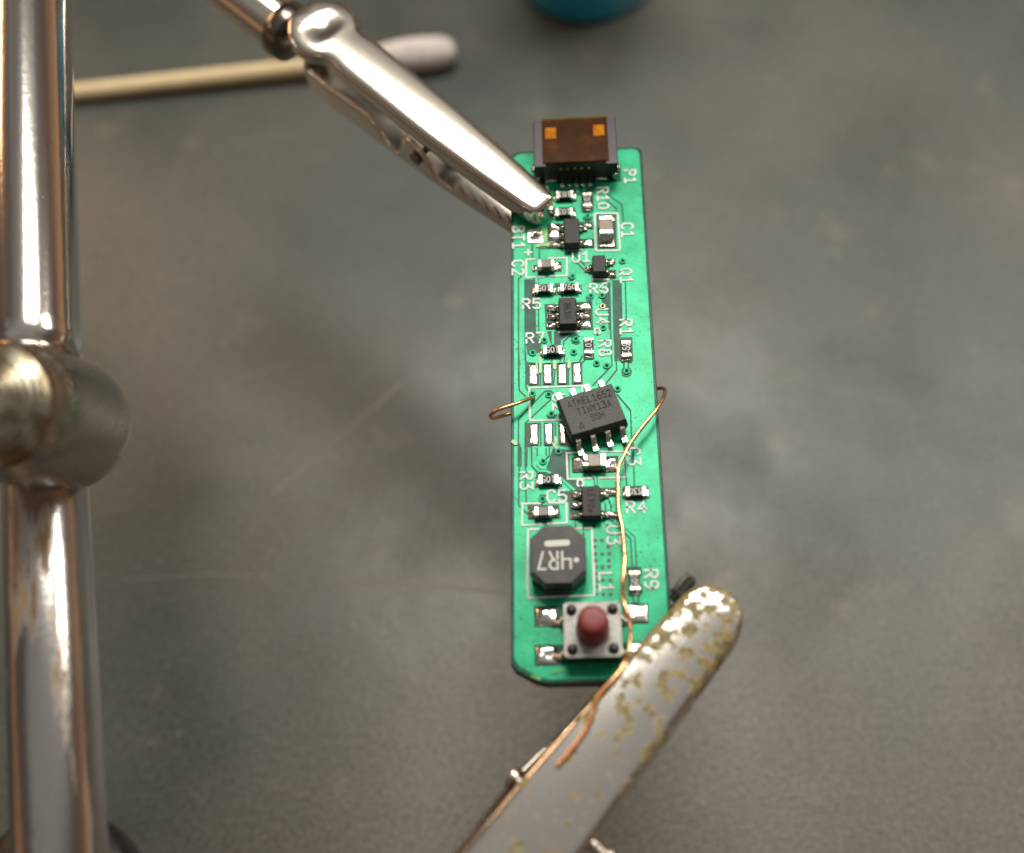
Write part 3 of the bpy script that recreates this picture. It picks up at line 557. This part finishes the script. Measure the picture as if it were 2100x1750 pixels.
pl = pillow_mesh('solder_blob', .45, .8, .35, 10, 0, 3); link('solder_blob', pl, M['solder'], board, True, (*L(Z4(1045, 185), 1.0), 1.0))

# ---- small moulded chips with bent legs
def lead_mesh(name, w_, he, reach, t=.13):
    prof = [(0, he), (.16, he), (.24, he - .03), (.30, he - .12), (.38, .18), (.46, .09), (.56, .07), (reach, .07)]
    vs, fs = [], []; n = len(prof)
    for i, (d, z) in enumerate(prof):
        a = Vector(prof[max(i - 1, 0)]); b = Vector(prof[min(i + 1, n - 1)]); tt = (b - a).normalized(); nn = Vector((-tt.y, tt.x)) * t / 2
        for s in (-1, 1): vs += [(d - nn.x, s * w_ / 2, z - nn.y), (d + nn.x, s * w_ / 2, z + nn.y)]
    for i in range(n - 1):
        b = 4 * i
        fs += [(b + 1, b + 5, b + 7, b + 3), (b, b + 2, b + 6, b + 4), (b, b + 4, b + 5, b + 1), (b + 2, b + 3, b + 7, b + 6)]
    fs += [(0, 1, 3, 2), (4 * n - 4, 4 * n - 2, 4 * n - 1, 4 * n - 3)]
    me = mesh(name, vs, fs); bm = bmesh.new(); bm.from_mesh(me); bmesh.ops.recalc_face_normals(bm, faces=bm.faces); bm.to_mesh(me); bm.free(); return me
def small_chip(f, x, y, bx, by, h, left, right, text, trot, lab, w_=.38, ts=.62, reach=.75, tx=0):
    c = L(f(x, y), h + .1)
    r = box('chip', bx + .16, by + .16, h, M['epoxy'], board, (*c, .12), .035, taper=.09, mid=h * .45); r['label'] = lab
    lm = lead_mesh('leg', w_, h * .5, reach); lm.materials.append(M['tinned'])
    for s, ys in ((-1, left), (1, right)):
        for yy in ys:
            o = link('leg', lm, None, r, True, (s * (bx / 2 + .03), yy, -.04)); o.rotation_euler = (0, 0, 0 if s > 0 else math.pi)
    if text: lettering(text, (tx, .0), ts, trot, M['etch'], r, z=h + .006, sw=.14, aspect=.72, name='marking', track=1.12)
    return r
small_chip(Z1, 943, 1510, 1.30, 2.75, 1.05, (.88, 0, -.88), (.88, -.88), '', 0, 'blank black five legged chip near the upper clip tip')
small_chip(Z2, 1280, 232, 1.08, 1.75, .95, (0,), (.55, -.55), '', 0, 'small blank black three legged chip beside lettering Q1', w_=.34)
small_chip(Z2, 893, 815, 1.42, 2.72, 1.05, (.85, .0, -.85), (.85, 0, -.85), 'HX9R', 90, 'black six legged chip marked HX9R', tx=.0, ts=.58)
small_chip(Z4, 1115, 705, 1.38, 2.62, 1.05, (.9, 0, -.9), (.9, -.9), 'EEV0w', -90, 'black five legged chip marked EEVOw', ts=.58, tx=.02)

# ---- inductor
ic = L(Z4(705, 1360), 2.3)
ind = empty('inductor', (0, 0, 0), '', ''); del ind['label']; del ind['category']; ind.parent = board; ind.location = (*ic, 0)
def octa(x, y, c): return [(-x + c, -y), (x - c, -y), (x, -y + c), (x, y - c), (x - c, y), (-x + c, y), (-x, y - c), (-x, -y + c)]
COL.objects.unlink(ind); bpy.data.objects.remove(ind)
ind = prism('inductor', octa(2.12, 2.48, 1.1), .06, 1.0, M['ferrb'], board, .08, (*ic, 0)); ind['label'] = 'black eight sided power inductor marked 4R7'
prism('winding_core', octa(1.9, 2.25, 1.0), 1.0, 1.5, M['ferrb'], ind)
prism('top_plate', octa(2.18, 2.54, 1.08), 1.42, 2.05, M['ferrb'], ind, .10)
prism('top_cap', octa(2.04, 2.38, 1.03), 2.05, 2.24, M['ferrite'], ind, .05)
vs, fs = [], []
def pr(pts, w_, z): ribbon(vs, fs, pts, w_, z)
pr([(-.80, .92), (.72, .97)], .52, 2.25)
for k, (ch, X, wd) in enumerate((('7', -.96, .95), ('R', -.04, 1.0), ('q', .98, 1.3))):
    for n_, st in enumerate(G[ch]):
        # upside down as seen from the front: mirrored in both directions
        ribbon(vs, fs, [(X - x * wd, .22 - y * 1.42 if False else -1.2 + (1 - y) * 1.42) for x, y in st], .165, 2.255 + .003 * (k * 3 + n_))
o = link('marking', mesh('marking', vs, fs), M['mark'], ind)
link('marking_dot', lathe_mesh('marking_dot', [(.215, 2.248), (.205, 2.262), (.09, 2.262)], 24), M['mark'], ind, False, (1.42, -.50, 0))

# ---- push button
tc_ = L(Z5(970, 755), 1.9)
sw = box('push_button', 4.15, 4.15, 1.65, M['black'], board, (*tc_, .1), .08); sw['label'] = 'square steel push button with tall red cap and four black rivets'
bmx = bmesh.new()
def rrect(x, y, r, n=6):
    out = []
    for cx, cy, a0 in ((x - r, y - r, 0), (-x + r, y - r, 90), (-x + r, -y + r, 180), (x - r, -y + r, 270)):
        for k in range(n + 1): a = R(a0 + 90 * k / n); out.append((cx + r * math.cos(a), cy + r * math.sin(a)))
    return out
prism('steel_cover', rrect(2.2, 2.2, .35), 1.48, 1.76, M['brush'], sw, .05)
capm = lathe_mesh('red_cap', [(1.27, 1.7), (1.26, 2.6), (1.20, 3.4), (1.13, 4.0), (1.08, 4.2), (.98, 4.33), (.84, 4.39), (.4, 4.41), (.0001, 4.41)], 48)
link('red_cap', capm, M['red'], sw, True, (0.02, -.08, 0))
rv = lathe_mesh('rivet', [(.41, 1.72), (.41, 1.86), (.37, 1.99), (.28, 2.07), (.15, 2.11), (.0001, 2.12)], 24); rv.materials.append(M['black'])
for sx in (-1, 1):
    for sy in (-1, 1): link('rivet', rv, None, sw, True, (sx * 1.56, sy * 1.56, 0))
lm = lead_mesh('leg', .62, .75, 1.1, .16); lm.materials.append(M['tinned'])
for s in (-1, 1):
    for y in (1.22, -1.52): o = link('leg', lm, None, sw, True, (s * 2.02, y, 0)); o.rotation_euler = (0, 0, 0 if s > 0 else math.pi)

# ---- USB socket
uc = L(Z1(985, 400), 2.7)
usb = box('usb_socket', 7.35, 5.0, 2.35, M['black'], board, (uc[0], uc[1], .1), .06); usb['label'] = 'dark metal usb socket covered with amber tape'
usb.rotation_euler = (0, 0, R(.4))
sh = prism('metal_shell', rrect(3.82, 2.6, .08), 2.30, 2.62, M['shell'], usb, .06)
for s in (-1, 1):
    box('shell_side', .22, 5.0, 1.9, M['shell'], usb, (s * 3.74, .06, .5), .08)
    box('shell_foot', .36, .30, .9, M['tinned'], usb, (s * 3.55, -2.55, -.1), .08)
    o = link('side_tab', pillow_mesh('side_tab', .5, .9, .35, 10, 0, 4), M['solder'], usb, True, (s * 3.95, -.9 if s < 0 else -1.3, -.04))
    box('mounting_pad', 1.1, .42, .42, M['solder'], usb, (s * 2.35, -2.58, -.06), .1)
prism('shell_corner', [(-3.8, -2.9), (-2.75, -2.9), (-2.75, -2.5), (-3.8, -2.5)], 2.32, 2.6, M['shell'], usb, .04)
prism('shell_corner', [(2.75, -2.9), (3.8, -2.9), (3.8, -2.5), (2.75, -2.5)], 2.32, 2.6, M['shell'], usb, .04)
for i in range(5):
    box('contact_tail', .22, .10, .2, M['gold'], usb, (-1.28 + i * .64 - .12, -2.52, 1.55), .03)
    box('contact_pin', .22, .75, .16, M['tinned'], usb, (-1.28 + i * .64, -2.72, -.05), .05)
    o = link('solder_blob', pillow_mesh('solder_blob', .34, .62, .2, 8, 0, i + 40), M['solder'], usb, True, (-1.28 + i * .64, -3.0, -.04))
for s, y in ((-1, .95), (1, 1.05)):
    box('latch_window', 1.02, 1.3, .05, M['silk'], usb, (s * 2.24, y, 2.64), .015)
    box('spring_tongue', .80, .95, .03, M['silk'], usb, (s * 2.24, y - .02, 2.692), .02)
prism('shell_darkener', rrect(3.03, 2.58, .03), 2.63, 2.635, M['darkener'], usb)  # added dark sheet, keeps the shell from shining through the film
prism('amber_tape', rrect(3.05, 2.62, .03), 2.76, 2.79, M['amber'], usb)

# ------------------------------------------------------------------ the loose eight legged chip
cc = at(Z3(1142, 592), 2.15)
chip = empty('microcontroller', (cc.x, cc.y, T + .55), 'black eight legged chip marked TINY13A lying askew across the board', 'chip', (R(-2.0), R(1.0), R(17.3)))
b = box('moulded_body', 4.95, 3.95, 1.45, M['epoxy2'], chip, (0, 0, 0), .05, taper=.14, mid=.72)
def big_leg(reach):
    lm = lead_mesh('leg', .42, .95, reach, .19)
    bm = bmesh.new(); bm.from_mesh(lm)
    for v in bm.verts: v.co.z -= .25; v.co.x *= 1.02
    bm.to_mesh(lm); bm.free(); lm.materials.append(M['tinned']); return lm
lf, lr = big_leg(1.05), big_leg(1.40)
for s in (-1, 1):
    for i in range(4):
        o = link('leg', lr if s > 0 else lf, None, chip, False, (-1.905 + 1.27 * i, s * 1.93, 0)); o.rotation_euler = (0, 0, R(90 * s))
for t, x, y, sz in (('ATMEL1652', .12, 1.02, .62), ('TINY13A', .22, .10, .62), ('SSH', .20, -.78, .58), ('^', -1.35, -1.12, .66)):
    lettering(t, (x, y), sz, 0, M['etch'], chip, z=1.456, sw=.14, aspect=.74, name='marking', track=1.02)

# ------------------------------------------------------------------ copper wire
def P(f, x, y, h): return at(f(x, y), h)
wp = [P(Z3, 528, 482, -.4), P(Z3, 520, 478, .25), P(Z3, 470, 492, .75), P(Z3, 330, 545, 1.3), P(Z3, 160, 600, 1.3), P(Z3, 92, 640, .9), P(Z3, 75, 672, .2), P(Z3, 110, 690, -.8), P(Z3, 200, 668, -1.6),
      P(Z3, 300, 640, -2.0), P(Z3, 1000, 450, -2.4), P(Z3, 1780, 385, -1.9), P(Z3, 1860, 376, -1.0), P(Z3, 1905, 385, -.2), P(Z3, 1915, 420, .5), P(Z3, 1885, 500, 1.0), P(Z3, 1800, 630, 1.4), P(Z3, 1640, 830, 1.4), P(Z3, 1520, 1010, 1.3),
      P(Z4, 1530, 130, 1.3), P(Z4, 1470, 245, 1.3), P(Z4, 1446, 330, 1.3), P(Z4, 1442, 500, 1.3), P(Z4, 1448, 800, 1.2), P(Z4, 1490, 1010, 1.2), P(Z4, 1518, 1300, 1.1), P(Z5, 1312, 0, 1.2), P(Z5, 1292, 250, 1.5),
      P(Z5, 1298, 440, 2.3), P(Z5, 1325, 560, 2.4), P(Z5, 1355, 660, 2.3), P(Z5, 1366, 850, 2.2), P(Z5, 1345, 1010, 2.3), P(Z6, 1108, 670, 2.9), P(Z6, 1078, 735, 3.15), P(Z6, 1022, 800, 3.2), P(Z6, 965, 865, 3.1), P(Z6, 938, 935, 3.0), P(Z6, 915, 1010, 2.95), P(Z6, 880, 1075, 2.90), P(Z6, 800, 1180, 2.84), P(Z6, 726, 1262, 2.80)]
o = link('copper_wire', tube_mesh('copper_wire', smooth_path(wp, 8), .165, 12), M['copper'], None, True)
o['label'] = 'thin bare copper wire threaded round the green board and under the lower clip edge'; o['category'] = 'wire'

# ------------------------------------------------------------------ alligator clips
def interp(tab, s):
    if s <= tab[0][0]: return tab[0][1]
    for (a, b), (c, d) in zip(tab, tab[1:]):
        if s <= c: return b + (d - b) * (s - a) / (c - a)
    return tab[-1][1]
def jaw_mesh(name, length, wtab, dtab, rise, r=.45, crown=.12, e=1.0, flip=1, n=90, dents=(), teeth=None, dish=None):
    # wtab: half width along the jaw, 0 at both ends; dtab: depth of the side wall
    ss = [length * (1 - math.cos(math.pi * i / n)) / 2 for i in range(n + 1)]
    if teeth:
        a, b, k, amp = teeth; ex = [a + (b - a) * q / (2 * k) for q in range(2 * k + 1)]
        ss = sorted(set([s for s in ss if not (a < s < b)] + ex + [x + .02 for x in ex]))
    per = [(s, interp(wtab, s)) for s in ss] + [(s, -interp(wtab, s)) for s in ss[::-1]][1:-1]
    rings = []
    def lim(s, k): ee = e * (1 - k); return min(max(s, ee), length - ee)
    def wk(s, k): return interp(wtab, s)
    ks = [(0, 0), (.25, 0), (.5, 0), (.7, 0), (.84, 0)]
    for k, _ in ks:
        rings.append([(lim(s, k), w_ * k if interp(wtab, s) > 1e-6 else 0, -crown * k * k) for s, w_ in per])
    wmax = max(x[1] for x in wtab)
    for q in (1, 2, 3, 4):
        a = math.pi / 2 * q / 4
        ring = []
        for s, w_ in per:
            k0 = .84; off = (1 - k0) * math.sin(a) + k0
            ring.append((lim(s, off), w_ * off, -crown * .75 - r * (1 - math.cos(a))))
        rings.append(ring)
    for q in (.33, .66, 1.0):
        ring = []
        for s, w_ in per:
            d = interp(dtab, s)
            if teeth and teeth[0] <= s <= teeth[1]:
                ph = (s - teeth[0]) / (teeth[1] - teeth[0]) * teeth[2] % 1.0
                d += teeth[3] * (ph if ph < .5 else 1 - ph) * 2
            ring.append((s, w_, -crown * .75 - r - max(0.02, d - r) * q))
        rings.append(ring)
    vs, fs = [], []; m = len(per)
    for ring in rings:
        for s, y, z in ring:
            zz = z
            if dish:
                dd = math.hypot(s - dish[0], y); zz -= dish[2] * max(0, 1 - (dd / dish[1]) ** 2) ** 1.0 if z > -crown - .01 else 0
            vs.append((s, y, flip * zz + rise * s))
    for j in range(len(rings) - 1):
        for i in range(m): fs.append((j * m + i, j * m + (i + 1) % m, (j + 1) * m + (i + 1) % m, (j + 1) * m + i))
    me = mesh(name, vs, fs); bm = bmesh.new(); bm.from_mesh(me); bmesh.ops.remove_doubles(bm, verts=bm.verts, dist=.004)
    bmesh.ops.dissolve_degenerate(bm, edges=bm.edges, dist=.003)
    bmesh.ops.recalc_face_normals(bm, faces=bm.faces); bm.to_mesh(me); bm.free(); return me
def solid(o, t):
    md = o.modifiers.new('thickness', 'SOLIDIFY'); md.thickness = t; md.offset = 0; return o
def circ_tab(c, r, n=10, a0=0, a1=90):
    return [(c + r * math.sin(R(a0 + (a1 - a0) * i / n)), r * math.cos(R(a0 + (a1 - a0) * i / n))) for i in range(n + 1)]

# upper clip
tip = at((1117, 420), 2.3); hd = at((663, 55), 4.6)
ax = hd - tip; Lc = math.hypot(ax.x, ax.y); ang = math.atan2(ax.y, ax.x)
clip = empty('alligator_clip', (tip.x, tip.y, T + 2.35), 'shiny nickel alligator clip gripping the upper left edge of the green board', 'clip', (0, 0, ang)); clip['group'] = 'clips holding the board'
rh = 3.45
wt = [(0, 0), (.04, .65), (.15, 1.0), (.45, 1.22), (1.4, 1.40), (7, 1.82), (14, 2.18), (Lc - rh * 1.45, 2.34), (Lc - rh * .98, 2.2), (Lc - rh * .80, 2.3)] + circ_tab(Lc, rh, 14, -48, 90)
wt = [w_ for i, w_ in enumerate(wt) if i == 0 or w_[0] > wt[i - 1][0] + 1e-4]
rise = (4.6 - 2.3) / Lc
dt = [(0, 2.2), (1.0, 2.2), (2.0, 2.0), (8, 1.85), (14, 1.6), (Lc - 3.5, 1.3), (Lc + 3, 1.0)]
o = link('upper_jaw', jaw_mesh('upper_jaw', Lc + rh, wt, dt, rise, r=.5, crown=.16, e=1.5, n=130, dish=(Lc, 1.6, .35)), M['nickel'], clip, True); solid(o, .32)
wt2 = [(0, 0), (.1, .6), (.4, 1.0), (1.6, 1.25), (8, 1.75), (14, 2.05), (Lc - 2, 2.2), (Lc + 1.5, 2.0), (Lc + 2.6, 1.2), (Lc + 3.0, 0)]
dt2 = [(0, 2.3), (2, 2.5), (9.4, 2.5), (9.9, 1.0), (12.2, 1.2), (12.9, 2.6), (14.0, 4.0), (15.2, 4.6), (16.4, 4.2), (17.4, 1.5), (17.6, .9), (19.5, 1.0), (20.4, 2.6), (21.6, 3.6), (Lc + 1, 3.4), (Lc + 3, 2.6)]
o = link('lower_jaw', jaw_mesh('lower_jaw', Lc + 3.0, wt2, dt2, -.012, r=.5, crown=.16, e=1.3, flip=-1, n=130, teeth=(1.8, 9.3, 5, -1.1)), M['nickel'], clip, True); solid(o, .32)
o.location = (.6, 0, -6.1)
o = link('pivot_pin', lathe_mesh('pivot_pin', [(.6, -2.62), (.75, -2.5), (.75, -2.4), (.4, -2.3), (.4, 2.3), (.75, 2.4), (.75, 2.5), (.6, 2.62)], 24), M['ring'], clip, True, (15.3, 0, -3.6)); o.rotation_euler = (R(90), 0, 0); auto(o)
sp_ = [Vector((17.2 + 1.05 * math.cos(t * .5), -1.2 + t * .042, -1.2 + 1.05 * math.sin(t * .5))) for t in range(0, 64)]
link('spring', tube_mesh('spring', sp_, .2, 8), M['spring'], clip, True)

# lower clip
c1 = at((1453, 1263), 3.5); c2 = at((1064, 1752), 2.2)
ax = c2 - c1; L1 = math.hypot(ax.x, ax.y); ang1 = math.atan2(ax.y, ax.x); r1 = 2.42
u = Vector((math.cos(ang1), math.sin(ang1), 0)); org = c1 - u * r1
clip2 = empty('alligator_clip', (org.x, org.y, T + 3.5), 'broad steel alligator clip stained with yellow flux, gripping the lower right corner of the board', 'clip', (0, 0, ang1)); clip2['group'] = 'clips holding the board'
LL = L1 + 26
wt = [(r1 - r1 * math.cos(R(a)), r1 * math.sin(R(a))) for a in range(0, 90, 6)] + [(r1, r1), (L1, 3.2), (LL - .5, 3.5), (LL, 0)]
rise1 = (2.2 - 3.5) / L1
dt = [(0, 2.2), (2, 2.4), (8, 2.6), (14, 2.7), (LL, 3.5)]
o = link('upper_jaw', jaw_mesh('upper_jaw', LL, wt, dt, rise1, r=.45, crown=.18, e=2.2, n=110), M['stain'], clip2, True); solid(o, .32)
dt = [(0, 2.0), (9, 2.0), (9.6, 1.0), (15, 1.1), (17, 2.2), (20, 3.0), (24, 2.2), (LL, 2.0)]
o = link('lower_jaw', jaw_mesh('lower_jaw', LL, wt, dt, -.04, r=.42, crown=.05, e=2.2, flip=-1, n=130, teeth=(1.6, 8.8, 6, -.6)), M['nickeld'], clip2, True); solid(o, .32)
o.location = (-.1, -1.05, -6.6)
pm = lathe_mesh('pivot_pin', [(.6, -4.7), (.85, -4.6), (.85, -4.2), (.5, -4.05), (.5, 4.05), (.85, 4.2), (.85, 4.6), (.6, 4.7)], 24)
o = link('pivot_pin', pm, M['nickeld'], clip2, True, (20.2, .3, -3.6)); o.rotation_euler = (R(90), 0, 0); auto(o)

tv = at((1399, 1213), 1.2) - Vector((org.x, org.y, 0)); tv.z = -2.6
tv = Matrix.Rotation(-ang1, 3, 'Z') @ tv
bm = box_bm(2.1, 1.0, 1.7, .28, seg=3)
for v in bm.verts: v.co += Vector((rs.uniform(-.09, .09), rs.uniform(-.09, .09), rs.uniform(-.12, .12)))
o = link('blackened_tooth', from_bm('blackened_tooth', bm), M['iron'], clip2, False, tv); o['label'] = 'dark burnt jaw tooth peeking out beside the stained tip'

# ------------------------------------------------------------------ third-hand stand on the left
jc = deep(2, 838, 93)
stand = empty('soldering_stand', (jc.x - 5, jc.y - 40, 0), 'metal helping hand stand with thick shiny rods and round swivel joint', 'stand')
def world_child(o): o.parent = stand; o.matrix_parent_inverse = Matrix.Translation(-stand.location)
def rod(name, a, b, prof, m, n=64):
    d = (b - a).length; o = link(name, lathe_mesh(name, [(r, z * d) for r, z in prof], n), m, None, True)
    o.location = a; o.rotation_euler = (b - a).to_track_quat('Z', 'Y').to_euler(); auto(o, 40); world_child(o); return o
a = deep(73, 752, 100); b = at((58, -120), a.z - T + 2.0)
rod('upper_rod', a, b, [(0.1, 0), (2.6, 0), (3.35, .012), (3.62, .035), (3.66, .06), (3.66, 1)], M['rodup'])
a = deep(93, 985, 100.5); b = at((128, 1900), a.z - T - 3.0)
rod('lower_rod', a, b, [(3.0, -.02), (3.3, .01), (3.3, 1), (3.1, 1.01)], M['rodlow'])
# joint: barrel with rounded far end, brushed domed cap towards the lens
ja = deep(2, 838, 91.5); jb = deep(128, 872, 99.5)
o = rod('swivel_joint', ja, jb, [(4.7, -.10), (5.0, .0), (5.25, .10), (5.35, .3), (5.35, .95)] + [(5.35 * math.cos(R(t)), .95 + 5.35 * math.sin(R(t)) / (jb - ja).length) for t in range(10, 91, 10)], M['nickeld'])
o = rod('joint_cap', ja, jb, [(.01, -.32), (1.2, -.315), (2.2, -.29), (3.2, -.24), (4.1, -.185), (4.55, -.15), (4.72, -.12), (4.74, -.08), (4.6, -.02)], M['turned'])
# round base standing on the mat
bc_ = at((92, 1835), -T + 6)
o = link('round_base', lathe_mesh('round_base', [(8.3, 0), (8.6, 1), (8.5, 4.5), (7.8, 5.8), (5, 6.4), (.01, 6.4)], 72), M['iron'], None, True, (bc_.x, bc_.y, .02)); auto(o, 50); world_child(o)
# tube that carries the upper clip
a = at((592, 66), .6); b = at((380, -96), 2.2)
rod('clip_tube', a, b, [(1.6, -.03), (2.6, .0), (2.8, .05), (2.85, 1)], M['nickel'])
rod('crimp_ring', a, b, [(2.0, -.07), (2.95, -.05), (3.05, .0), (3.0, .05), (2.7, .07)], M['ring'])
wn = at((768, -14), 6.0); o = link('wing_nut', from_bm('wing_nut', box_bm(3.6, 1.0, 1.2, .3)), M['iron'], None, False, wn); world_child(o)
xx = [wn + Vector((0, .0, .6)), wn + Vector((-2, 3, 0)), b]; o = link('arm_link', tube_mesh('arm_link', smooth_path(xx), .5), M['iron'], None, True); world_child(o)

# ------------------------------------------------------------------ cotton bud and bottle on the mat
p0 = at((60, 200), -T + 1.3); p1 = at((640, 140), -T + 1.4); p2 = at((935, 103), -T + 2.2)
bud = empty('cotton_bud', (p0.x, p0.y, 0), 'used wooden cotton bud lying on the mat behind the upper clip', 'cotton bud')
d = (p2 - p0); Ld = d.length
o = link('stick', lathe_mesh('stick', [(1.15, 0), (1.2, Ld * .88)], 24), M['wood'], None, True, p0); o.rotation_euler = d.to_track_quat('Z', 'Y').to_euler(); auto(o)
o.parent = bud; o.matrix_parent_inverse = Matrix.Translation(-bud.location)
cl = 13.0
o = link('cotton_tip', lathe_mesh('cotton_tip', [(1.15, 0), (1.5, 1.2), (2.0, 3.2), (2.3, 6), (2.3, 9), (2.1, 11), (1.6, 12.3), (.8, 12.9), (.01, 13)], 32), M['cotton'], None, True, p2 - d.normalized() * cl)
o.rotation_euler = d.to_track_quat('Z', 'Y').to_euler(); o.parent = bud; o.matrix_parent_inverse = Matrix.Translation(-bud.location)
bl = at((1210, 52), -T); r_ = 10.3
bottle = empty('blue_bottle', (bl.x, bl.y + r_, 0), 'blurred blue plastic bottle standing on the mat at the top edge', 'bottle')
link('bottle_body', lathe_mesh('bottle_body', [(r_ * .9, 0.05), (r_, .8), (r_, 34), (r_ * .8, 38), (4, 41), (4, 44)], 64), M['blue'], bottle, True)
link('bottle_cap', lathe_mesh('bottle_cap', [(5, 43), (5, 52), (4.5, 53), (.01, 53)], 32), M['silk'], bottle, True)
